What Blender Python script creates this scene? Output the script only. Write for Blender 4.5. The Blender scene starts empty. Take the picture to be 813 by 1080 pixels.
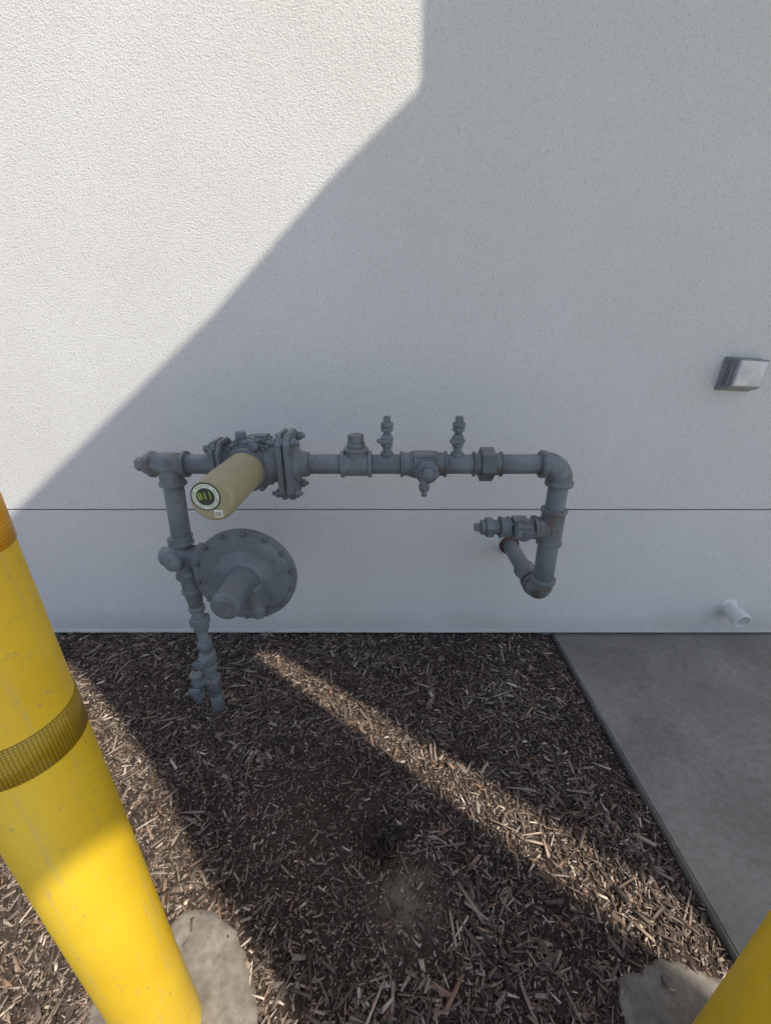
import bpy, bmesh, math, random
import numpy as np
from mathutils import Vector, Matrix, noise
random.seed(7); rng=np.random.default_rng(7)
sc=bpy.context.scene
sc.view_settings.view_transform='Standard'; sc.view_settings.look='None'; sc.view_settings.exposure=0
COL=sc.collection
WY=1.755           # wall face
YP=1.33            # pipe run distance
ZB=1.068           # pipe run height

# ---------------------------------------------------------------- materials
def newmat(name):
    m=bpy.data.materials.new(name); m.use_nodes=True
    nt=m.node_tree; nt.nodes.clear()
    o=nt.nodes.new('ShaderNodeOutputMaterial'); b=nt.nodes.new('ShaderNodeBsdfPrincipled')
    nt.links.new(b.outputs[0],o.inputs[0])
    return m,nt,b
def N(nt,t,**k):
    n=nt.nodes.new(t)
    for a,v in k.items():
        if a.startswith('i_'): n.inputs[a[2:].replace('_',' ')].default_value=v
        else: setattr(n,a,v)
    return n
def L(nt,a,b): nt.links.new(a,b)
def ramp(nt,src,stops):
    r=nt.nodes.new('ShaderNodeValToRGB'); e=r.color_ramp.elements
    while len(e)<len(stops): e.new(.5)
    for i,(p,c) in enumerate(stops):
        e[i].position=p; e[i].color=(c[0],c[1],c[2],1) if hasattr(c,'__len__') else (c,c,c,1)
    L(nt,src,r.inputs[0]); return r
def mix(nt,fac,a,b,blend='MIX'):
    n=nt.nodes.new('ShaderNodeMix'); n.data_type='RGBA'; n.blend_type=blend
    if isinstance(fac,(int,float)): n.inputs[0].default_value=fac
    else: L(nt,fac,n.inputs[0])
    for s,i in ((a,6),(b,7)):
        if hasattr(s,'is_output'): L(nt,s,n.inputs[i])
        else: n.inputs[i].default_value=(s[0],s[1],s[2],1)
    return n.outputs[2]
def coord(nt,scale=None):
    g=nt.nodes.new('ShaderNodeNewGeometry')
    return g.outputs['Position']
def noi(nt,co,scale,detail=4,rough=.5,dist=0):
    n=nt.nodes.new('ShaderNodeTexNoise'); n.inputs['Scale'].default_value=scale
    n.inputs['Detail'].default_value=detail; n.inputs['Roughness'].default_value=rough
    n.inputs['Distortion'].default_value=dist
    L(nt,co,n.inputs['Vector']); return n.outputs[0]
def bump(nt,b,hgt,dist,strength=1.0,prev=None):
    n=nt.nodes.new('ShaderNodeBump'); n.inputs['Distance'].default_value=dist; n.inputs['Strength'].default_value=strength
    L(nt,hgt,n.inputs['Height'])
    if prev: L(nt,prev,n.inputs['Normal'])
    L(nt,n.outputs[0],b.inputs['Normal']); return n.outputs[0]

def mat_stucco():
    m,nt,b=newmat('stucco_paint'); co=coord(nt)
    big=noi(nt,co,1.6,4,.65); tex=noi(nt,co,185,3,.72,.1)
    c1=ramp(nt,big,[(.3,(.83,.81,.785)),(.7,(.88,.865,.845))])
    c3=mix(nt,.42,c1.outputs[0],ramp(nt,tex,[(.32,.38),(.45,1.)]).outputs[0],'MULTIPLY')
    sx=N(nt,'ShaderNodeSeparateXYZ'); L(nt,co,sx.inputs[0])
    gm=N(nt,'ShaderNodeMath',operation='MULTIPLY_ADD'); L(nt,big,gm.inputs[0]); gm.inputs[1].default_value=.22
    L(nt,sx.outputs[2],gm.inputs[2])
    gr=ramp(nt,gm.outputs[0],[(.10,(.66,.61,.55)),(.26,(1,1,1))])
    c4=mix(nt,.55,c3,gr.outputs[0],'MULTIPLY')
    L(nt,c4,b.inputs['Base Color']); b.inputs['Roughness'].default_value=.9
    b.inputs['Specular IOR Level'].default_value=.2
    bump(nt,b,tex,.0080,.85)
    return m
def mat_paint(name='grey_gas_paint',rust=.61,base=(.150,.176,.196),rc=(.10,.065,.045)):
    m,nt,b=newmat(name); co=coord(nt)
    n1=noi(nt,co,9,4,.6); n2=noi(nt,co,60,4,.65); n3=noi(nt,co,30,5,.7)
    d=tuple(x*.72 for x in base); l=tuple(x*1.18+.01 for x in base)
    c=ramp(nt,n1,[(.3,d),(.7,l)]).outputs[0]
    c=mix(nt,ramp(nt,n2,[(.58,0.),(.72,.45)]).outputs[0],c,(.30,.31,.30))
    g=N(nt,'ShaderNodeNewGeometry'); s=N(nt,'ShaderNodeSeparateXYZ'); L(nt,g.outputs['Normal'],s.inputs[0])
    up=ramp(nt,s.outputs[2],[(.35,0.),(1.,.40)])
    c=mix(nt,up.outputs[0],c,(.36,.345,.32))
    c=mix(nt,ramp(nt,n3,[(rust,0.),(rust+.07,.75)]).outputs[0],c,rc)
    L(nt,c,b.inputs['Base Color']); 
    L(nt,ramp(nt,n2,[(.3,.32),(.7,.6)]).outputs[0],b.inputs['Roughness'])
    bump(nt,b,n2,.0015,.6)
    return m
def mat_simple(name,a,bc,scale=20,rough=.6,bd=.001,metal=0):
    m,nt,b=newmat(name); co=coord(nt); n=noi(nt,co,scale,4,.65)
    L(nt,ramp(nt,n,[(.3,a),(.7,bc)]).outputs[0],b.inputs['Base Color'])
    b.inputs['Roughness'].default_value=rough; b.inputs['Metallic'].default_value=metal
    if bd: bump(nt,b,n,bd,.7)
    return m
def mat_yellow():
    m,nt,b=newmat('yellow_plastic'); co=coord(nt)
    n1=noi(nt,co,5,3,.6); n2=noi(nt,co,90,5,.7)
    mp=N(nt,'ShaderNodeMapping'); mp.inputs['Scale'].default_value=(60,60,4); L(nt,co,mp.inputs[0])
    st=noi(nt,mp.outputs[0],1.,4,.7)
    c=ramp(nt,n1,[(.3,(.79,.49,.018)),(.7,(.87,.58,.03))]).outputs[0]
    c=mix(nt,ramp(nt,st,[(.56,0.),(.72,.5)]).outputs[0],c,(.60,.45,.17))
    c=mix(nt,ramp(nt,n2,[(.60,0.),(.69,.65)]).outputs[0],c,(.40,.32,.16))
    L(nt,c,b.inputs['Base Color']); b.inputs['Roughness'].default_value=.42
    bump(nt,b,n1,.004,.3)
    return m
def mat_tape(name,ca,cb):
    m,nt,b=newmat(name)
    tc=N(nt,'ShaderNodeUVMap'); 
    v=N(nt,'ShaderNodeTexVoronoi',feature='DISTANCE_TO_EDGE'); v.inputs['Scale'].default_value=230; v.inputs['Randomness'].default_value=.15
    L(nt,tc.outputs[0],v.inputs['Vector'])
    c=ramp(nt,v.outputs[0],[(.10,cb),(.2,ca)])
    L(nt,c.outputs[0],b.inputs['Base Color']); b.inputs['Roughness'].default_value=.3; b.inputs['Metallic'].default_value=.2
    return m
def mat_chip():
    m,nt,b=newmat('bark_mulch'); g=N(nt,'ShaderNodeNewGeometry'); co=g.outputs['Position']
    big=noi(nt,co,2.4,3,.6); fine=noi(nt,co,170,3,.7)
    r=ramp(nt,g.outputs['Random Per Island'],[(0.,(.042,.030,.024)),(.28,(.105,.077,.060)),(.56,(.195,.155,.128)),(.82,(.37,.32,.27)),(.90,(.25,.14,.090)),(1.,(.72,.65,.55))])
    c=mix(nt,.5,r.outputs[0],ramp(nt,fine,[(.3,.45),(.7,1.25)]).outputs[0],'MULTIPLY')
    c=mix(nt,.6,c,ramp(nt,big,[(.35,(.80,.66,.58)),(.65,(1.15,1.1,1.08))]).outputs[0],'MULTIPLY')
    L(nt,c,b.inputs['Base Color']); b.inputs['Roughness'].default_value=.85
    return m
def mat_soil():
    m,nt,b=newmat('mulch_soil'); co=coord(nt)
    n2=noi(nt,co,90,5,.8); n3=noi(nt,co,380,2,.6)
    c=ramp(nt,n2,[(.3,(.026,.018,.014)),(.55,(.078,.054,.042)),(.75,(.19,.145,.115))]).outputs[0]
    c=mix(nt,.5,c,ramp(nt,n3,[(.35,.4),(.7,1.5)]).outputs[0],'MULTIPLY')
    def spot(c,cx,cy,r0,r1,amt,col):
        d=N(nt,'ShaderNodeVectorMath',operation='DISTANCE'); L(nt,co,d.inputs[0]); d.inputs[1].default_value=(cx,cy,0)
        md=N(nt,'ShaderNodeMath',operation='MULTIPLY_ADD'); L(nt,n2,md.inputs[0]); md.inputs[1].default_value=.24; L(nt,d.outputs['Value'],md.inputs[2])
        return mix(nt,ramp(nt,md.outputs[0],[(r0,amt),(r1,0.)]).outputs[0],c,col)
    c=spot(c,-.22,.86,.14,.42,.55,(.12,.075,.052))
    c=spot(c,.06,.63,.13,.26,.85,(.28,.21,.15))
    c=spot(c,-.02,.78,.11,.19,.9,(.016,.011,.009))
    L(nt,c,b.inputs['Base Color']); b.inputs['Roughness'].default_value=.95
    bump(nt,b,n2,.012,.9)
    return m
def mat_concrete(name,a,bc,stain=(.5,.47,.44),cs=2.2):
    m,nt,b=newmat(name); co=coord(nt)
    n1=noi(nt,co,cs,5,.65,.3); n2=noi(nt,co,40,5,.7)
    c=ramp(nt,n1,[(.3,a),(.68,bc)]).outputs[0]
    c=mix(nt,.5,c,ramp(nt,n2,[(.35,stain),(.6,(1,1,1))]).outputs[0],'MULTIPLY')
    L(nt,c,b.inputs['Base Color']); L(nt,ramp(nt,n1,[(.3,.6),(.7,.85)]).outputs[0],b.inputs['Roughness'])
    bump(nt,b,n2,.002,.5)
    return m
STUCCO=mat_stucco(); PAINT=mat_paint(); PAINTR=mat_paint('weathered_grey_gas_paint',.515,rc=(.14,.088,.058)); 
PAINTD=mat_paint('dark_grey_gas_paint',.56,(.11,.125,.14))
RUST=mat_simple('rusty_iron',(.06,.030,.022),(.16,.075,.04),60,.85,.002)
BEIGE=mat_simple('beige_meter_cover',(.33,.285,.165),(.40,.35,.21),12,.5,.0005)
YEL=mat_yellow(); TAPE=mat_tape('reflective_tape_gold',(.50,.33,.012),(.24,.15,.01)); TAPE2=mat_tape('reflective_tape_orange',(1.,.50,.01),(.8,.30,.0))
CHIP=mat_chip(); SOIL=mat_soil()
PAD=mat_concrete('concrete',(.205,.188,.165),(.34,.318,.282),(.56,.53,.49)); FOOT=mat_concrete('dusty_concrete',(.15,.13,.108),(.29,.262,.225),(.35,.29,.24),12)
LOT=mat_concrete('concrete_paving',(.30,.285,.26),(.38,.365,.335),(.8,.8,.8)); 
WHITE=mat_simple('white_pvc',(.74,.72,.69),(.84,.83,.80),25,.4,.0003)
BRONZE=mat_simple('grey_metal_housing',(.20,.21,.22),(.31,.32,.33),30,.45,.0005)
LENS=mat_simple('frosted_lens',(.60,.60,.58),(.82,.82,.79),14,.25,.0)
STG=mat_simple('sticker_green',(.25,.40,.08),(.30,.46,.11),30,.4,0); STK=mat_simple('sticker_black',(.02,.035,.02),(.03,.045,.03),30,.4,0)
STW=mat_simple('sticker_white',(.72,.74,.70),(.8,.82,.78),30,.4,0)
CASTER=mat_simple('shadow_caster_metal',(.7,.7,.69),(.78,.78,.77),3,.6,.0)  # for the unseen shadow caster added overhead
LEAF=mat_simple('dry_leaf',(.030,.022,.018),(.10,.072,.052),30,.8,.001)

# ---------------------------------------------------------------- mesh helpers
def root(name,loc=(0,0,0)):
    e=bpy.data.objects.new(name,None); e.empty_display_size=.1; e.location=loc; COL.objects.link(e); return e
def mk(name,verts,faces,mat,parent=None,smooth=True,ang=35):
    me=bpy.data.meshes.new(name); me.from_pydata([tuple(v) for v in verts],[],faces); me.validate(); me.update()
    bm=bmesh.new(); bm.from_mesh(me); bmesh.ops.recalc_face_normals(bm,faces=bm.faces); bm.to_mesh(me); bm.free()
    if smooth:
        me.polygons.foreach_set('use_smooth',[True]*len(me.polygons)); me.set_sharp_from_angle(angle=math.radians(ang))
    me.materials.append(mat)
    o=bpy.data.objects.new(name,me); COL.objects.link(o)
    if parent: o.parent=parent
    return o
def frame(d):
    d=Vector(d).normalized(); a=Vector((0,0,1)) if abs(d.z)<.9 else Vector((0,1,0))
    u=d.cross(a).normalized(); return d,u,d.cross(u).normalized()
def lathe(name,org,d,prof,mat,parent=None,seg=40,rot=0.,bev=True,ang=35):
    org=Vector(org); d,u,w=frame(d); V=[];F=[]
    P=[]
    for i,(s,r) in enumerate(prof): P.append((s,max(r,1e-4)))
    for s,r in P:
        for k in range(seg):
            a=2*math.pi*k/seg+rot; V.append(org+d*s+u*(r*math.cos(a))+w*(r*math.sin(a)))
    n=len(P)
    for i in range(n-1):
        for k in range(seg):
            k2=(k+1)%seg; F.append((i*seg+k,i*seg+k2,(i+1)*seg+k2,(i+1)*seg+k))
    F.append(tuple(range(seg))); F.append(tuple((n-1)*seg+k for k in range(seg)))
    return mk(name,V,F,mat,parent,True,ang)
def cyl(name,a,b,r,mat,parent=None,seg=32,c=.002,rot=0.,r2=None):
    a=Vector(a);b=Vector(b);l=(b-a).length; r2=r if r2 is None else r2
    c=min(c,l*.3)
    return lathe(name,a,b-a,[(0,r-c),(c,r),(l-c,r2),(l,r2-c)],mat,parent,seg,rot,ang=50 if seg>12 else 30)
def hexn(name,a,b,r,mat,parent=None,rot=0.): return cyl(name,a,b,r,mat,parent,6,.003,rot)
def sweep(name,pts,rs,mat,parent=None,seg=28):
    pts=[Vector(p) for p in pts]; V=[];F=[]
    t0=(pts[1]-pts[0]).normalized(); d,u,w=frame(t0)
    for i,p in enumerate(pts):
        t=(pts[min(i+1,len(pts)-1)]-pts[max(i-1,0)]).normalized()
        u=(u-t*u.dot(t)).normalized(); w=t.cross(u)
        for k in range(seg):
            a=2*math.pi*k/seg; V.append(p+(u*math.cos(a)+w*math.sin(a))*rs[i])
    for i in range(len(pts)-1):
        for k in range(seg):
            k2=(k+1)%seg; F.append((i*seg+k,i*seg+k2,(i+1)*seg+k2,(i+1)*seg+k))
    F.append(tuple(range(seg))); F.append(tuple((len(pts)-1)*seg+k for k in range(seg)))
    return mk(name,V,F,mat,parent,True,50)
def box(name,lo,hi,mat,parent=None,bev=.003,M=None,seg=2):
    bm=bmesh.new(); bmesh.ops.create_cube(bm,size=1)
    lo=Vector(lo);hi=Vector(hi);c=(lo+hi)/2;s=hi-lo; bev=min(bev,.3*min(abs(s.x),abs(s.y),abs(s.z)))
    for v in bm.verts: v.co=Vector((v.co.x*s.x,v.co.y*s.y,v.co.z*s.z))+c
    if bev: bmesh.ops.bevel(bm,geom=bm.edges[:],offset=bev,segments=seg,affect='EDGES')
    if M: bmesh.ops.transform(bm,matrix=M,verts=bm.verts)
    me=bpy.data.meshes.new(name); bm.to_mesh(me); bm.free()
    me.polygons.foreach_set('use_smooth',[True]*len(me.polygons)); me.set_sharp_from_angle(angle=math.radians(40))
    me.materials.append(mat); o=bpy.data.objects.new(name,me); COL.objects.link(o)
    if parent: o.parent=parent
    return o
def ball(name,c,r,mat,parent=None,s=(1,1,1)):
    bm=bmesh.new(); bmesh.ops.create_uvsphere(bm,u_segments=28,v_segments=18,radius=1)
    for v in bm.verts: v.co=Vector((v.co.x*r*s[0]+c[0],v.co.y*r*s[1]+c[1],v.co.z*r*s[2]+c[2]))
    me=bpy.data.meshes.new(name); bm.to_mesh(me); bm.free()
    me.polygons.foreach_set('use_smooth',[True]*len(me.polygons)); me.materials.append(mat)
    o=bpy.data.objects.new(name,me); COL.objects.link(o)
    if parent: o.parent=parent
    return o
def prism(name,poly,z0,z1,mat,parent=None):
    n=len(poly); V=[(x,y,z0) for x,y in poly]+[(x,y,z1) for x,y in poly]
    F=[tuple(range(n)),tuple(range(n,2*n))]+[(i,(i+1)%n,n+(i+1)%n,n+i) for i in range(n)]
    return mk(name,V,F,mat,parent,False)
def plate_yz(name,x0,x1,pts,mat,parent=None,bev=.003):
    bm=bmesh.new(); vs=[bm.verts.new((x0,y,z)) for y,z in pts]; f=bm.faces.new(vs)
    r=bmesh.ops.extrude_face_region(bm,geom=[f]); 
    for v in r['geom']:
        if isinstance(v,bmesh.types.BMVert): v.co.x=x1
    bmesh.ops.recalc_face_normals(bm,faces=bm.faces)
    sel=[e for e in bm.edges if abs(e.verts[0].co.x-e.verts[1].co.x)<1e-6]
    bmesh.ops.bevel(bm,geom=sel,offset=bev,segments=2,affect='EDGES')
    me=bpy.data.meshes.new(name); bm.to_mesh(me); bm.free()
    me.polygons.foreach_set('use_smooth',[True]*len(me.polygons)); me.set_sharp_from_angle(angle=math.radians(40))
    me.materials.append(mat); o=bpy.data.objects.new(name,me); COL.objects.link(o)
    if parent: o.parent=parent
    return o

# ---------------------------------------------------------------- building
bld=root('stucco_building')
box('wall_lower',(-9,WY,.022),(9,WY+.2,.7205),STUCCO,bld,.001,seg=1)
box('wall_upper',(-9,WY,.7275),(9,WY+.2,6.2),STUCCO,bld,.001,seg=1)
GRV=mat_simple('joint_shadow_gap',(.16,.15,.15),(.22,.21,.2),20,.9,0)
box('control_joint',(-9,WY+.008,.70),(9,WY+.19,.75),GRV,bld,0)
SCR=mat_simple('weep_screed_metal',(.55,.54,.52),(.68,.66,.62),18,.6,.001)
box('weep_screed',(-9,WY-.012,.014),(9,WY+.02,.026),SCR,bld,.002,seg=1)
box('foundation',(-9,WY+.012,-.3),(9,WY+.2,.020),PAD,bld,0)
box('roof_cap',(-9.1,WY-.05,6.2),(9.1,WY+3,6.35),SCR,bld,.01)
box('building_mass',(-9,WY+.2,-.3),(9,WY+3,6.2),STUCCO,bld,0)

# unseen shadow caster added overhead: solid panels with open gaps between them.
# its outline is laid out from where its edges fall on wall and ground along the sun direction
H=4.2; SX,SY=.53,-.44
def cw(x,z): return (x+SX*(H-z),WY+SY*(H-z))
def cg(x,y): return (x+SX*H,y+SY*H)
cn=root('shadow_caster')
prism('caster_wall_side',[cw(-3.0,-.29),cw(-1.863,.598),cw(-1.148,1.154),cw(-.668,1.530),cw(-.189,1.955),cw(.114,2.19),(.114,1.75),(4.53,1.75),cg(2.3,1.59),cg(-.678,1.607),cg(-1.57,1.557),cg(-1.87,1.53),cg(-3.3,1.13)],H,H+.03,CASTER,cn)
prism('caster_center',[cg(-1.60,1.602),cg(-.70,1.647),cg(-.658,1.600),cg(.757,.47),cg(1.232,.092),cg(.132,.092),cg(-.34,.53),cg(-.55,.69),cg(-.79,.94),cg(-1.16,1.26),cg(-1.54,1.53)],H-.04,H-.004,CASTER,cn)
prism('caster_outer',[cg(-.542,1.607),cg(-.568,1.742),cg(-.42,1.772),cg(2.3,1.772),cg(2.3,.092),cg(.89,.092),cg(.89,.54),cg(.865,.61)],H-.04,H-.004,CASTER,cn)
LB=(-.495,.389); RB=(.728,.332)
a0=Vector((LB[0]+SX*(H-.75),LB[1]+SY*(H-.75))); dr=Vector((-SX,-SY)).normalized(); pn=Vector((-dr.y,dr.x))*.088
tt=(cg(0,1.56)[1]-a0.y)/dr.y; a1=a0+dr*tt
prism('caster_bollard',[tuple(a0-pn),tuple(a0+pn),tuple(a1+pn),tuple(a1-pn)],H-.09,H-.045,CASTER,cn)  # added strip, out of view, that shades the upper left bollard

# ---------------------------------------------------------------- ground
def hgt(x,y):
    b=-.012+.016*noise.noise(Vector((x*2.2,y*2.2,3)))+.010*noise.noise(Vector((x*9,y*9,7)))+.005*noise.noise(Vector((x*26,y*26,1)))
    d=math.hypot(x+.02,y-.78); b-=.085*math.exp(-(d/.065)**2); b+=.014*math.exp(-((d-.13)/.05)**2)
    b+=.012*math.exp(-(((x-.06)/.08)**2+((y-.62)/.06)**2))
    d2=min(math.hypot(x-LB[0],y-LB[1]),math.hypot(x-RB[0],y-RB[1]))
    if d2<.20: b=min(b,-.004)
    if x>.80: b-=.02*(x-.80)/.1
    if y>1.6: b+=.010*(y-1.6)/.15
    return b
def sheet(name,x0,x1,y0,y1,st,mat,parent=None,fn=hgt):
    nx=int((x1-x0)/st)+1; ny=int((y1-y0)/st)+1
    V=[(x0+(x1-x0)*i/(nx-1),y0+(y1-y0)*j/(ny-1),0) for j in range(ny) for i in range(nx)]
    V=[(x,y,fn(x,y)) for x,y,_ in V]
    F=[(j*nx+i,j*nx+i+1,(j+1)*nx+i+1,(j+1)*nx+i) for j in range(ny-1) for i in range(nx-1)]
    return mk(name,V,F,mat,parent,True,80)
mk('ground',[(-300,-300,-.12),(300,-300,-.12),(300,300,-.12),(-300,300,-.12)],[(0,1,2,3)],LOT,None,False)
bed=root('mulch_bed')
sheet('soil',-5,.9,-.25,WY+.012,.012,SOIL,bed)
KERB=mat_concrete('kerb_concrete',(.3,.29,.27),(.4,.39,.36))
box('concrete_curb',(-5,-.42,-.2),(.9,-.25,.03),KERB,None,.015)
box('concrete_pad',(.904,-.42,-.15),(5,WY+.010,0.0),PAD,None,.006)

def chips(n,xr,yr,lr,wr,tr,tilt,keep,lift,name,seedz=0):
    xs=rng.uniform(*xr,n); ys=rng.uniform(*yr,n)
    k=np.array([keep(x,y) for x,y in zip(xs,ys)]); m=rng.random(n)<k; xs=xs[m];ys=ys[m];n=len(xs)
    zs=np.array([hgt(x,y) for x,y in zip(xs,ys)])+rng.random(n)**2*lift+.001
    Lh=(lr[0]+(lr[1]-lr[0])*rng.random(n)**1.8)/2; Wd=rng.uniform(*wr,n)/2; T=rng.uniform(*tr,n)/2
    base=np.array([(-1,-1,-1),(1,-1,-1),(1,1,-1),(-1,1,-1),(-1,-1,1),(1,-1,1),(1,1,1),(-1,1,1)],float)
    P=np.repeat(base[None],n,0)
    P[:,:,0]*=Lh[:,None]; 
    tap=rng.uniform(.25,1.05,(n,2)); 
    P[:,[0,3,4,7],1]*=tap[:,0,None,]; P[:,[1,2,5,6],1]*=tap[:,1,None]
    P[:,:,0]+=rng.normal(0,.12,(n,8))*Lh[:,None]
    P[:,:,1]=P[:,:,1]*Wd[:,None]+rng.normal(0,.15,(n,8))*Wd[:,None]; P[:,:,2]*=T[:,None]
    yaw=rng.uniform(0,2*np.pi,n); pit=rng.normal(0,tilt,n); rol=rng.normal(0,tilt*1.5,n)
    cy,sy=np.cos(yaw),np.sin(yaw);cp,sp=np.cos(pit),np.sin(pit);cr,sr=np.cos(rol),np.sin(rol)
    R=np.zeros((n,3,3))
    R[:,0,0]=cy*cp;R[:,0,1]=cy*sp*sr-sy*cr;R[:,0,2]=cy*sp*cr+sy*sr
    R[:,1,0]=sy*cp;R[:,1,1]=sy*sp*sr+cy*cr;R[:,1,2]=sy*sp*cr-cy*sr
    R[:,2,0]=-sp;R[:,2,1]=cp*sr;R[:,2,2]=cp*cr
    Q=np.einsum('nij,nkj->nki',R,P); Q[:,:,0]+=xs[:,None];Q[:,:,1]+=ys[:,None];Q[:,:,2]+=zs[:,None]
    Q[:,:,1]=np.minimum(Q[:,:,1],WY+.008); Q[:,:,0]=np.minimum(Q[:,:,0],.925)
    fb=np.array([(0,3,2,1),(4,5,6,7),(0,1,5,4),(1,2,6,5),(2,3,7,6),(3,0,4,7)])
    F=(fb[None]+8*np.arange(n)[:,None,None]).reshape(-1,4)
    me=bpy.data.meshes.new(name); me.vertices.add(8*n); me.vertices.foreach_set('co',Q.reshape(-1))
    me.loops.add(F.size); me.loops.foreach_set('vertex_index',F.reshape(-1).astype(np.int32))
    me.polygons.add(len(F)); me.polygons.foreach_set('loop_start',np.arange(0,F.size,4,dtype=np.int32))
    me.update(calc_edges=True); me.validate()
    me.materials.append(CHIP); o=bpy.data.objects.new(name,me); COL.objects.link(o); o.parent=bed; return o
def inpatch(x,y):
    a=math.exp(-(((x+.28)/.30)**2+((y-.88)/.19)**2)); b=math.exp(-(((x-.06)/.11)**2+((y-.62)/.085)**2))
    h=math.exp(-(((x+.02)/.06)**2+((y-.78)/.06)**2))
    return a,max(b,h)
def footing(x,y): return min(math.hypot(x-LB[0],y-LB[1])/.19,math.hypot(x-RB[0],y-RB[1])/.21)
def k_big(x,y):
    a,b=inpatch(x,y); nz=noise.noise(Vector((x*4,y*4,2)))
    v=.50+.95*nz-1.1*a-1.2*b
    if footing(x,y)<1.05: v-=.4
    return max(.015,v)
def k_small(x,y):
    a,b=inpatch(x,y); v=1-.70*a-.95*b
    if footing(x,y)<1.0: v=.14+.5*max(0,footing(x,y)-.75)/.25
    return max(.04,v)
def k_fine(x,y):
    a,b=inpatch(x,y); v=1-.30*a-.60*b
    if footing(x,y)<1.0: v=.30+.6*max(0,footing(x,y)-.7)/.3
    return max(.05,v)
chips(11000,(-2.6,.88),(.15,WY),(.030,.095),(.005,.014),(.002,.005),.16,k_big,.014,'chips_large')
chips(31000,(-2.6,.89),(.15,WY),(.012,.040),(.003,.008),(.0015,.004),.22,lambda x,y:k_small(x,y)*.9,.010,'chips_medium')
chips(60000,(-2.2,.90),(.2,WY),(.005,.016),(.002,.006),(.001,.004),.35,k_fine,.008,'chips_fine')
chips(6000,(-5,-2.5),(-.2,WY),(.02,.07),(.006,.014),(.002,.005),.2,lambda x,y:1,.012,'chips_outer')
# leaf debris around the hole
V=[];F=[]
for i in range(110):
    a=random.uniform(0,6.28); r=abs(random.gauss(0,.055)); x=-.02+r*math.cos(a); y=.78+r*math.sin(a); z=hgt(x,y)+.008+random.random()*.010
    l=random.uniform(.007,.018); M=Matrix.Translation((x,y,z))@Matrix.Rotation(random.uniform(0,6.28),4,'Z')@Matrix.Rotation(random.uniform(-1,1),4,'X')@Matrix.Rotation(random.uniform(-.7,.7),4,'Y')
    b=len(V)
    for p in [(-l,0,0),(-l*.3,l*.45,.004),(l*.5,l*.35,.002),(l,0,.004),(l*.4,-l*.4,.001),(-l*.4,-l*.4,.003)]: V.append(M@Vector(p))
    F.append(tuple(range(b,b+6)))
mk('leaf_litter',V,F,LEAF,bed,False)

def footing_obj(name,cx,cy,r,zt):
    V=[];F=[];rings=[(0,1),(.4,1),(.75,.9),(.93,.55),(1,-.4),(1.02,-3)]; seg=72
    for rr,hh in rings:
        for k in range(seg):
            a=2*math.pi*k/seg; q=1+.16*noise.noise(Vector((math.cos(a)*2,math.sin(a)*2,cx)))+.06*noise.noise(Vector((math.cos(a)*9,math.sin(a)*9,cx)))
            x=cx+r*rr*q*math.cos(a); y=cy+r*rr*q*math.sin(a)
            V.append((x,y,zt*hh+.008*noise.noise(Vector((x*14,y*14,0)))))
    for i in range(len(rings)-1):
        for k in range(seg):
            k2=(k+1)%seg; F.append((i*seg+k,i*seg+k2,(i+1)*seg+k2,(i+1)*seg+k))
    return mk(name,V,F,FOOT,None,True,60)
footing_obj('concrete_footing',LB[0],LB[1],.195,.004)
footing_obj('concrete_footing',RB[0]-.02,RB[1]-.02,.19,.003)

# ---------------------------------------------------------------- bollards
def tapeband(x,y,r,z0,z1,mat,parent,name):
    seg=64;V=[];F=[]
    prof=[(z0,r-.002),(z0+.001,r),(z1-.001,r),(z1,r-.002)]
    for z,rr in prof:
        for k in range(seg+1):
            a=2*math.pi*k/seg; V.append((x+rr*math.cos(a),y+rr*math.sin(a),z))
    n=seg+1
    for i in range(3):
        for k in range(seg): F.append((i*n+k,i*n+k+1,(i+1)*n+k+1,(i+1)*n+k))
    me=bpy.data.meshes.new(name); me.from_pydata(V,[],F); uv=me.uv_layers.new(name='UVMap')
    for p in me.polygons:
        p.use_smooth=True
        for li in p.loop_indices:
            vi=me.loops[li].vertex_index; k=vi%n; uv.data[li].uv=(k/seg*2*math.pi*r,V[vi][2])
    me.materials.append(mat); o=bpy.data.objects.new(name,me); COL.objects.link(o); o.parent=parent; return o
def bollard(x,y,r=.069):
    e=root('bollard')
    prof=[(0,r),(.01,r+.001),(.3,r),(.6,r+.0008),(1.33,r)]
    for i in range(1,9):
        a=i/8*math.pi/2; prof.append((1.33+.06*math.sin(a),max(r*math.cos(a)**.8,.0005)))
    lathe('sleeve',(x,y,-.02),(0,0,1),prof,YEL,e,72,ang=60)
    tapeband(x,y,r+.0018,.941,1.003,TAPE,e,'reflective_tape_lower'); tapeband(x,y,r+.0018,1.236,1.298,TAPE2,e,'reflective_tape_upper')
    return e
bollard(*LB); bollard(*RB)

# ---------------------------------------------------------------- gas piping
gp=root('gas_pipe'); R=.0335
def P(x,y=YP,z=ZB): return (x,y,z)
def coup(nm,a,b,r=.043,m=PAINT):
    a=Vector(a);b=Vector(b);l=(b-a).length; e=min(.014,l*.22)
    lathe(nm,a,b-a,[(0,r-.002),(.002,r+.004),(e-.002,r+.004),(e+.002,r-.001),(l-e-.002,r-.001),(l-e+.002,r+.004),(l-.002,r+.004),(l,r-.002)],m,gp,40,ang=50)
TXL=-.735
hexn('plug_left',P(-.846),P(-.815),.024,PAINTR,gp,.3); cyl('plug_collar_left',P(-.818),P(-.795),.034,PAINTR,gp)
coup('tee_left',P(-.800),P(-.672),.041,PAINTR); 
coup('tee_left_branch',(TXL,YP,ZB),(TXL-.003,YP,ZB-.075),.041)
cyl('pipe_1',P(-.68),P(-.55),R,PAINT,gp)
cyl('pipe_2',P(-.31),P(-.12),R,PAINT,gp)
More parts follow.
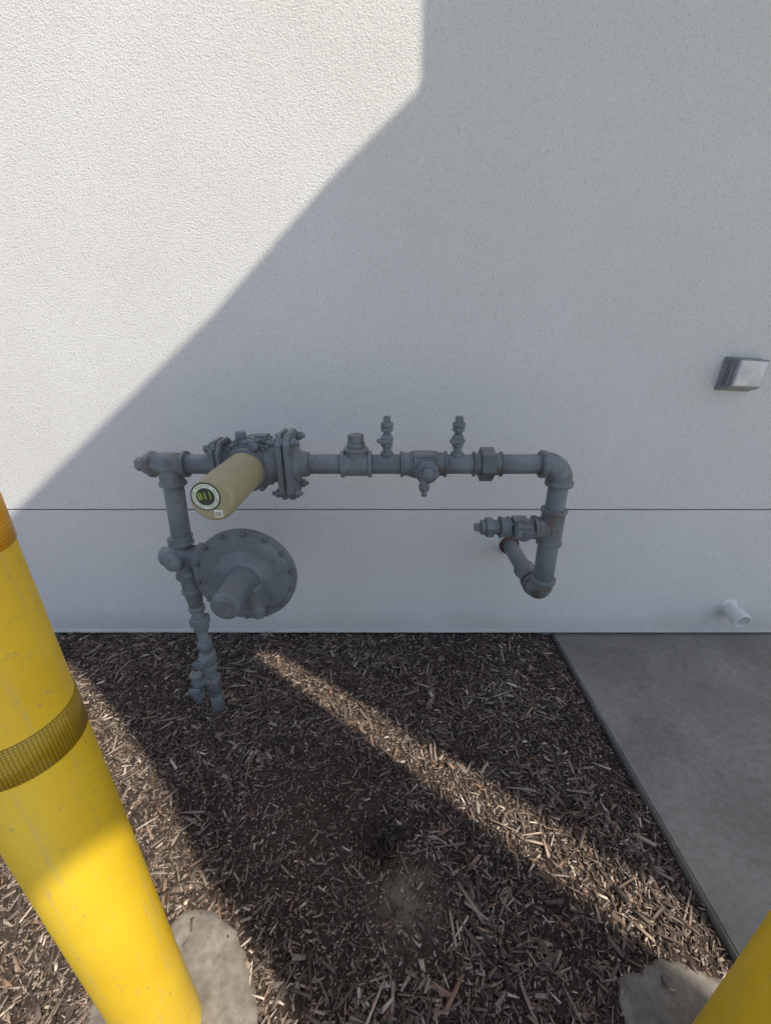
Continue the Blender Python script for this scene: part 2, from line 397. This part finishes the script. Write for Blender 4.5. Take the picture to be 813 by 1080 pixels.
coup('tee_plugged',P(-.152),P(-.046),.0415); coup('tee_plugged_branch',P(-.099),P(-.099,YP,ZB+.058),.038)
cyl('tee_plug_base',P(-.099,YP,ZB+.05),P(-.099,YP,ZB+.075),.031,PAINTR,gp); hexn('tee_plug_head',P(-.099,YP,ZB+.074),P(-.099,YP,ZB+.102),.027,PAINTR,gp,.2)
cyl('pipe_3',P(-.06),P(.08),R,PAINT,gp)
def smallvalve(x,k):
    cyl('test_nipple_%d'%k,P(x,YP,ZB+.02),P(x,YP,ZB+.062),.014,PAINT,gp,20)
    cyl('test_boss_%d'%k,P(x,YP,ZB+.026),P(x,YP,ZB+.042),.022,PAINT,gp,24)
    hexn('test_valve_low_%d'%k,P(x,YP,ZB+.060),P(x,YP,ZB+.074),.021,PAINT,gp,.3)
    ball('test_valve_body_%d'%k,P(x,YP,ZB+.086),.021,PAINT,gp,(1,1,1))
    cyl('test_valve_stem_%d'%k,(x-.002,YP,ZB+.086),(x-.010,YP-.036,ZB+.088),.014,PAINT,gp,20)
    box('test_valve_wing_%d'%k,(x-.034,YP-.045,ZB+.080),(x+.016,YP-.033,ZB+.096),PAINT,gp,.004)
    cyl('test_upper_%d'%k,P(x,YP,ZB+.10),P(x,YP,ZB+.128),.013,PAINT,gp,20)
    hexn('test_nut_%d'%k,P(x,YP,ZB+.112),P(x,YP,ZB+.126),.021,PAINT,gp,.1)
    cyl('test_plug_collar_%d'%k,P(x,YP,ZB+.126),P(x,YP,ZB+.142),.021,PAINT,gp,24)
    box('test_plug_%d'%k,(x-.012,YP-.012,ZB+.140),(x+.012,YP+.012,ZB+.162),PAINT,gp,.003)
smallvalve(.005,1); smallvalve(.241,2)
# lock-wing plug valve
coup('main_valve_end_1',P(.050),P(.092),.041); coup('main_valve_end_2',P(.165),P(.208),.041,PAINTR)
box('main_valve_body',(.080,YP-.043,ZB-.040),(.178,YP+.043,ZB+.040),PAINT,gp,.012)
cyl('main_valve_bonnet',P(.135,YP-.02,ZB-.012),P(.137,YP-.062,ZB-.014),.038,PAINT,gp)
cyl('main_valve_stem',P(.137,YP-.06,ZB-.014),P(.138,YP-.086,ZB-.015),.020,PAINT,gp,20)
box('lock_wing',(.112,YP-.080,ZB-.050),(.136,YP-.066,ZB-.010),PAINT,gp,.006)
box('lock_wing_bar',(.105,YP-.083,ZB-.024),(.176,YP-.068,ZB-.004),PAINT,gp,.006)
cyl('lock_tab',P(.128,YP-.074,ZB-.060),P(.128,YP-.056,ZB-.060),.018,PAINT,gp,20)
cyl('lock_drip',P(.128,YP-.067,ZB-.072),P(.129,YP-.067,ZB-.092),.009,PAINT,gp,14)
cyl('pipe_4',P(.19),P(.33),R,PAINT,gp)
coup('union_collar_1',P(.296),P(.330),.039,PAINTR); hexn('union_nut',P(.320),P(.366),.058,PAINTD,gp,.25); coup('union_collar_2',P(.362),P(.396),.039,PAINTR)
cyl('pipe_5',P(.38),P(.55),R,PAINT,gp)
def elbow(nm,a,corner,b,r,m,col=.014):
    a=Vector(a);b=Vector(b);c=Vector(corner); pts=[a];n=14
    rad=min((a-c).length,(b-c).length)-col
    ce=c+(a-c).normalized()*rad+(b-c).normalized()*rad
    for i in range(n+1):
        t=i/n*math.pi/2; pts.append(ce-(b-c).normalized()*rad*math.cos(t)-(a-c).normalized()*rad*math.sin(t))
    pts.append(b); sweep(nm,pts,[r]*len(pts),m,gp)
    for k,(q,o) in enumerate(((a,c),(b,c))):
        d=(o-q).normalized(); cyl(nm+'_collar_%d'%k,q-d*.002,q+d*.018,r+.0055,m,gp,36,.003)
XR=.602
elbow('elbow_top',P(.527),P(XR),P(XR,YP,ZB-.075),.042,PAINTR)
cyl('pipe_drop',P(XR,YP,ZB-.05),P(XR+.001,YP,.60),R,PAINT,gp)
coup('tee_right',(XR,YP,.905),(XR,YP,.765),.042,PAINTR); coup('tee_right_branch',(XR,YP,.831),(XR-.070,YP,.831),.040,PAINTR)
cyl('pipe_lower',(XR,YP,.78),(XR+.003,YP,.60),.037,PAINT,gp)
cyl('bvalve_pipe',(XR-.05,YP,.831),(.50,YP,.831),.029,PAINT,gp)
box('bvalve_body',(.447,YP-.036,.831-.036),(.523,YP+.036,.831+.036),PAINT,gp,.012)
cyl('bvalve_bonnet',(.487,YP-.02,.834),(.489,YP-.058,.834),.034,PAINTR,gp); hexn('bvalve_nut',(.489,YP-.055,.834),(.490,YP-.078,.834),.014,PAINTD,gp)
box('bvalve_wing',(.455,YP-.072,.822),(.520,YP-.061,.850),PAINT,gp,.005)
coup('bvalve_end',(.448,YP,.831),(.412,YP,.831),.037)
cyl('bvalve_neck',(.415,YP,.831),(.388,YP,.831),.027,PAINT,gp)
hexn('bvalve_cap',(.392,YP,.831),(.362,YP,.831),.038,PAINT,gp,.2); cyl('bvalve_plug',(.364,YP,.831),(.345,YP,.831),.027,PAINT,gp); box('bvalve_square',(.322,YP-.013,.818),(.347,YP+.013,.844),PAINT,gp,.003)
elbow('elbow_bottom',(XR+.003,YP,.618),(XR+.004,YP,.538),(XR+.004,YP+.080,.538),.041,PAINTR)
cyl('pipe_into_wall',(XR+.004,YP+.06,.538),(XR+.002,WY+.05,.538),.035,PAINT,gp)
coup('wall_coupling',(XR+.004,YP+.10,.538),(XR+.003,YP+.20,.538),.041)
lathe('rust_collar',(XR+.002,WY-.012,.538),(0,1,0),[(0,.041),(.004,.046),(.014,.049)],RUST,gp,30)
# left riser: straight, leaning very slightly to the meter
def Q(z):
    t=min(1,max(0,(.85-z)/.85)); return (TXL-.016+.030*t,YP-.045*t,z)
cyl('riser_pipe',(TXL-.002,YP,1.0),Q(.77),R,PAINT,gp)
coup('riser_collar',Q(.80),Q(.765),.038)
cyl('riser_nipple',Q(.66),Q(.60),.030,PAINT,gp)
coup('riser_coupling',Q(.635),Q(.565),.036)
cyl('reducer',Q(.567),Q(.50),.034,PAINT,gp,36,.002,0,.025)
cyl('riser_small_pipe',Q(.52),Q(-.05),.0215,PAINT,gp,28)
cyl('riser_ring',Q(.502),Q(.48),.030,PAINT,gp); hexn('riser_union',Q(.452),Q(.415),.038,PAINT,gp,.4); cyl('riser_union_collar',Q(.416),Q(.392),.029,PAINT,gp)
cyl('riser_coupling_low',Q(.335),Q(.295),.028,PAINT,gp)
q=Vector(Q(.255)); cyl('service_valve_body',Q(.285),Q(.225),.033,PAINT,gp,36,.008)
cyl('service_valve_bonnet',q+Vector((0,-.01,0)),q+Vector((-.012,-.046,.004)),.026,PAINT,gp,24); box('service_valve_wing',(q.x-.040,q.y-.062,q.z-.006),(q.x+.018,q.y-.044,q.z+.020),PAINT,gp,.005)
cyl('service_valve_bottom',Q(.222),Q(.19),.028,PAINT,gp)
cyl('insulated_union',Q(.155),Q(.10),.031,PAINTR,gp)
cyl('ground_fitting',Q(.06),Q(-.02),.027,PAINT,gp)
# capped lock-wing bypass cock next to the riser
q=Vector(Q(.15)); cyl('bypass_arm',q,q+Vector((-.062,-.012,-.028)),.016,PAINT,gp,22)
cyl('bypass_drop',q+Vector((-.060,-.012,.008)),q+Vector((-.066,-.014,-.115)),.019,PAINT,gp,24)
hexn('bypass_cap',q+Vector((-.0595,-.012,.002)),q+Vector((-.058,-.0115,.030)),.024,PAINT,gp,.2); hexn('bypass_nut',q+Vector((-.063,-.013,-.060)),q+Vector((-.065,-.014,-.085)),.027,PAINT,gp,.2)
box('bypass_wing',(q.x-.090,q.y-.050,q.z-.050),(q.x-.040,q.y-.030,q.z-.026),PAINT,gp,.004)

# ---------------------------------------------------------------- regulator
rg=root('gas_pressure_regulator')
b=Vector((-.766,YP,.715))
ball('valve_body',b,.056,PAINT,rg,(.95,.95,1.05))
lathe('valve_body_inlet',b+Vector((.010,0,.075)),(0,0,-1),[(0,.034),(.002,.043),(.02,.043),(.03,.036),(.15,.036),(.152,.042),(.166,.042),(.168,.034)],PAINT,rg)
cyl('valve_body_side_cap',b+Vector((-.066,0,-.004)),b+Vector((0,0,0)),.036,PAINT,rg); hexn('valve_body_side_nut',b+Vector((-.078,0,-.004)),b+Vector((-.06,0,-.004)),.022,PAINT,rg)
cyl('valve_body_front_cap',b+Vector((0,-.070,0)),b+Vector((0,0,0)),.031,PAINT,rg); 
dc=Vector((-.510,1.272,.664))
cyl('neck',b,(dc.x,YP,.685),.044,PAINT,rg); lathe('neck_flange',b+Vector((.062,0,-.01)),(1,0,-.15),[(0,.05),(.002,.058),(.018,.058),(.02,.05)],PAINT,rg)
KS=1.06
lathe('diaphragm_casing',dc+Vector((0,.075,0)),(0,-1,0),[(0,.04),(.005,.06),(.03,.085),(.045,.14),(.060,.152*KS),(.0645,.172*KS),(.066,.1745*KS),(.0735,.1745*KS),(.0745,.172*KS),(.076,.172*KS),(.077,.1745*KS),(.0845,.1745*KS),(.086,.172*KS),(.0865,.156*KS),(.093,.151*KS),(.096,.142),(.0965,.125),(.094,.112),(.095,.100),(.100,.088),(.105,.075),(.116,.064)],PAINT,rg,72,ang=22)
for i in range(14):
    a=2*math.pi*(i+.3)/14; c=dc+Vector((.1645*KS*math.cos(a),-.010,.1645*KS*math.sin(a)))
    hexn('casing_bolt_%d'%i,c,c+Vector((0,-.011,0)),.0098,PAINTD,rg,a)
lathe('spring_tower',dc+Vector((-.004,-.020,-.004)),(-.02,-1,.02),[(0,.066),(.012,.060),(.03,.053),(.150,.046),(.152,.050),(.170,.049),(.175,.043),(.177,.034),(.184,.032)],PAINT,rg,44,ang=30)
mk('vent_boss',[dc+Vector(p) for p in [(.02,-.012,-.01),(.078,-.010,-.01),(.088,-.010,-.120),(.020,-.012,-.135),(.025,-.085,-.01),(.056,-.080,-.015),(.066,-.062,-.105),(.026,-.070,-.112)]],[(0,1,2,3),(4,5,6,7),(0,1,5,4),(1,2,6,5),(2,3,7,6),(3,0,4,7)],PAINT,rg,False)
bm=rg.children[-1].modifiers.new('b','BEVEL'); bm.width=.012; bm.segments=4
cyl('vent_outlet',dc+Vector((.044,-.045,-.09)),dc+Vector((.046,-.045,-.146)),.024,PAINT,rg,24)

# ---------------------------------------------------------------- rotary gas meter
gm=root('gas_meter'); mx=-.455; mz=1.064
lathe('cover',(mx-.004,1.275,mz),(0,-1,0),[(0,.064),(.01,.0615),(.262,.0605),(.270,.060),(.277,.057),(.281,.052),(.281,.0)],BEIGE,gm,64,ang=30)
lathe('cover_ring',(mx-.004,1.30,mz),(0,-1,0),[(0,.068),(.004,.078),(.018,.078),(.020,.072),(.034,.070),(.037,.064)],PAINTD,gm,56,ang=30)
lathe('body',(mx-.002,1.44,mz+.004),(0,-1,0),[(0,.03),(.004,.07),(.01,.084),(.022,.086),(.024,.078),(.034,.078),(.036,.088),(.098,.088),(.100,.079),(.108,.079),(.110,.087),(.130,.085),(.136,.072),(.142,.066)],PAINT,gm,56,ang=28)
for i in range(8):
    a=2*math.pi*(i+.5)/8; c=Vector((mx-.002+.086*math.cos(a),1.345,mz+.004+.086*math.sin(a)))
    box('body_rib_%d'%i,(-.010,-.045,-.008),(.010,.045,.008),PAINT,gm,.003,Matrix.Translation(c)@Matrix.Rotation(-a,4,'Y'))
    c=Vector((mx-.002+.080*math.cos(a+.39),1.300,mz+.004+.080*math.sin(a+.39))); hexn('body_bolt_%d'%i,c,c+Vector((0,-.012,0)),.008,PAINTD,gm)
box('body_block',(mx-.080,1.29,mz-.062),(mx+.085,1.40,mz+.072),PAINT,gm,.014)
def flange(x0,x1,nm,k):
    h=.112; w=.078; c=.03
    pts=[(YP-w,ZB-h+c),(YP-w+c,ZB-h),(YP+w-c,ZB-h),(YP+w,ZB-h+c),(YP+w,ZB+h-c),(YP+w-c,ZB+h),(YP-w+c,ZB+h),(YP-w,ZB+h-c)]
    plate_yz(nm,x0,x1,pts,PAINT,gm,.004)
    for sy in (-1,1):
        for sz in (-1,1):
            y=YP+sy*(w-.024); z=ZB+sz*(h-.026); hexn('%s_nut_%d%d'%(nm,sy+1,sz+1),(x1-.001,y,z),(x1+.016,y,z),.015,PAINT,gm); cyl('%s_stud_%d%d'%(nm,sy+1,sz+1),(x0-.028,y,z),(x1+.026,y,z),.0075,PAINT,gm,14)
            hexn('%s_head_%d%d'%(nm,sy+1,sz+1),(x0-.016,y,z),(x0+.001,y,z),.015,PAINT,gm)
flange(-.352,-.332,'flange_inner_right',0); flange(-.327,-.303,'flange_right',1)
lathe('hub_right',(-.305,YP,ZB),(1,0,0),[(0,.060),(.012,.056),(.022,.045),(.045,.041),(.047,.036)],PAINT,gm)
def flange_small(x0,x1,nm):
    h=.085; w=.07; c=.03
    pts=[(YP-w,ZB-h+c),(YP-w+c,ZB-h),(YP+w-c,ZB-h),(YP+w,ZB-h+c),(YP+w,ZB+h-c),(YP+w-c,ZB+h),(YP-w+c,ZB+h),(YP-w,ZB+h-c)]
    plate_yz(nm,x0,x1,pts,PAINT,gm,.004)
    for sy in (-1,1):
        for sz in (-1,1):
            y=YP+sy*(w-.022); z=ZB+sz*(h-.02); hexn('%s_n_%d%d'%(nm,sy+1,sz+1),(x0-.014,y,z),(x0+.002,y,z),.014,PAINT,gm)
flange_small(-.572,-.552,'flange_left'); flange_small(-.549,-.532,'flange_inner_left')
lathe('hub_left',(-.57,YP,ZB),(-1,0,0),[(0,.056),(.012,.052),(.02,.043),(.036,.040),(.038,.035)],PAINT,gm)
cyl('neck_x',(-.54,YP,ZB),(-.34,YP,ZB),.062,PAINT,gm)
cyl('lifting_boss',(mx-.03,1.345,mz+.07),(mx-.03,1.345,mz+.112),.018,PAINT,gm,20); box('top_lug',(mx+.01,1.32,mz+.07),(mx+.07,1.38,mz+.102),PAINT,gm,.01)
cyl('oil_plug',(mx+.03,1.30,mz+.068),(mx+.034,1.27,mz+.078),.014,PAINTD,gm,16)
# call-before-dig sticker on the cover face
fy=1.275-.281; sx,sz=mx-.018,mz+.012
lathe('sticker_outer',(sx,fy+.0004,sz),(0,-1,0),[(0,.0395),(.0010,.0395)],STK,gm,48)
lathe('sticker_ring',(sx,fy-.0008,sz),(0,-1,0),[(0,.0355),(.0006,.0355)],STW,gm,48)
lathe('sticker_center',(sx,fy-.0016,sz),(0,-1,0),[(0,.0245),(.0006,.0245)],STK,gm,48)
def text(s,x,z,size,rotz,mat,nm,y):
    cu=bpy.data.curves.new(nm,'FONT'); cu.body=s; cu.size=size; cu.align_x='CENTER'; cu.align_y='CENTER'; cu.extrude=.0002; cu.offset=size*.02
    cu.materials.append(mat); o=bpy.data.objects.new(nm,cu); COL.objects.link(o)
    o.matrix_world=Matrix.Translation((x,y,z))@Matrix.Rotation(math.radians(90),4,'X')@Matrix.Rotation(rotz,4,'Z'); o.parent=gm; return o
text('811',sx,sz+.002,.027,.12,STG,'sticker_number',fy-.0030)
for i,ch in enumerate("KNOW WHATS BELOW"):
    if ch!=' ':
        a=math.radians(205-i*230/15); text(ch,sx+.030*math.cos(a),sz+.030*math.sin(a),.0088,a-math.pi/2,STG,'sticker_letter_%d'%i,fy-.0020)
for i,ch in enumerate("CALL FIRST"):
    if ch!=' ':
        a=math.radians(222+i*96/9); text(ch,sx+.030*math.cos(a),sz+.030*math.sin(a),.0085,a+math.pi/2,STG,'sticker_letter_b%d'%i,fy-.0020)
box('barcode_label',(mx-.002,fy-.0009,mz-.047),(mx+.020,fy+.0004,mz-.026),STW,gm,0)
for i in range(5): box('barcode_line_%d'%i,(mx+.001+.0035*i,fy-.0013,mz-.044),(mx+.0025+.0035*i,fy-.0006,mz-.032),STK,gm,0)

# ---------------------------------------------------------------- wall light and pvc stub
wl=root('wall_light')
def wedge(nm,x0,x1,z0,z1,y0,y1,ins,mat,par,bv=.004):
    V=[(x0,y0,z0),(x1,y0,z0),(x1,y0,z1),(x0,y0,z1),(x0+ins,y1,z0+ins*2.2),(x1-ins,y1,z0+ins*2.2),(x1-ins,y1,z1-ins*.4),(x0+ins,y1,z1-ins*.4)]
    o=mk(nm,V,[(0,1,2,3),(4,5,6,7),(0,1,5,4),(1,2,6,5),(2,3,7,6),(3,0,4,7)],mat,par,False)
    m=o.modifiers.new('b','BEVEL'); m.width=bv; m.segments=2; return o
wedge('back_plate',1.375,1.525,1.262,1.395,WY+.002,WY-.016,.004,BRONZE,wl)
wedge('housing',1.383,1.517,1.268,1.392,WY-.012,WY-.062,.006,BRONZE,wl)
wedge('lens',1.395,1.505,1.285,1.384,WY-.060,WY-.069,.003,LENS,wl,.002)
for i in range(3): box('housing_fin_%d'%i,(1.3800,WY-.050+i*.013,1.285),(1.386,WY-.044+i*.013,1.378),BRONZE,wl,.001)
wl.matrix_world=Matrix.Translation((1.45,0,1.33))@Matrix.Rotation(math.radians(3),4,'Y')@Matrix.Translation((-1.45,0,-1.33))
pv=root('pvc_pipe')
Vx=1.79; Vz=.17
cyl('stub',(Vx,WY+.02,Vz+.005),(Vx+.003,WY-.075,Vz-.012),.035,WHITE,pv,36); 
lathe('hub',(Vx+.002,WY-.050,Vz-.006),(.03,-1,-.18),[(0,.036),(.003,.0425),(.050,.0425),(.053,.040),(.053,.035),(.02,.034)],WHITE,pv,36)
lathe('wall_ring',(Vx,WY-.006,Vz+.004),(0,1,0),[(0,.040),(.003,.046),(.008,.047)],WHITE,pv,36)

# ---------------------------------------------------------------- light, sky, camera
S=Vector((SX,SY,1.0)).normalized()
sun=bpy.data.lights.new('sun','SUN'); sun.energy=5.0; sun.angle=math.radians(.5); sun.color=(1,.925,.78)
so=bpy.data.objects.new('sun',sun); COL.objects.link(so); so.rotation_euler=S.to_track_quat('Z','Y').to_euler(); so.location=S*20
w=bpy.data.worlds.new('World'); sc.world=w; w.use_nodes=True; nt=w.node_tree
bg=nt.nodes['Background']; sky=nt.nodes.new('ShaderNodeTexSky'); sky.sky_type='NISHITA'; sky.sun_disc=False
sky.air_density=1.05; sky.dust_density=1.2; sky.ozone_density=1.8
sky.sun_elevation=math.asin(S.z); sky.sun_rotation=math.atan2(S.x,S.y); nt.links.new(sky.outputs[0],bg.inputs[0]); bg.inputs[1].default_value=.145
cam=bpy.data.cameras.new('camera'); co=bpy.data.objects.new('camera',cam); COL.objects.link(co)
cam.sensor_fit='VERTICAL'; cam.sensor_height=24; cam.lens=24*425/1080; cam.clip_start=.02; cam.clip_end=1000
co.location=(0,0,1.45); co.rotation_euler=(math.radians(90-22.8),0,0); sc.camera=co
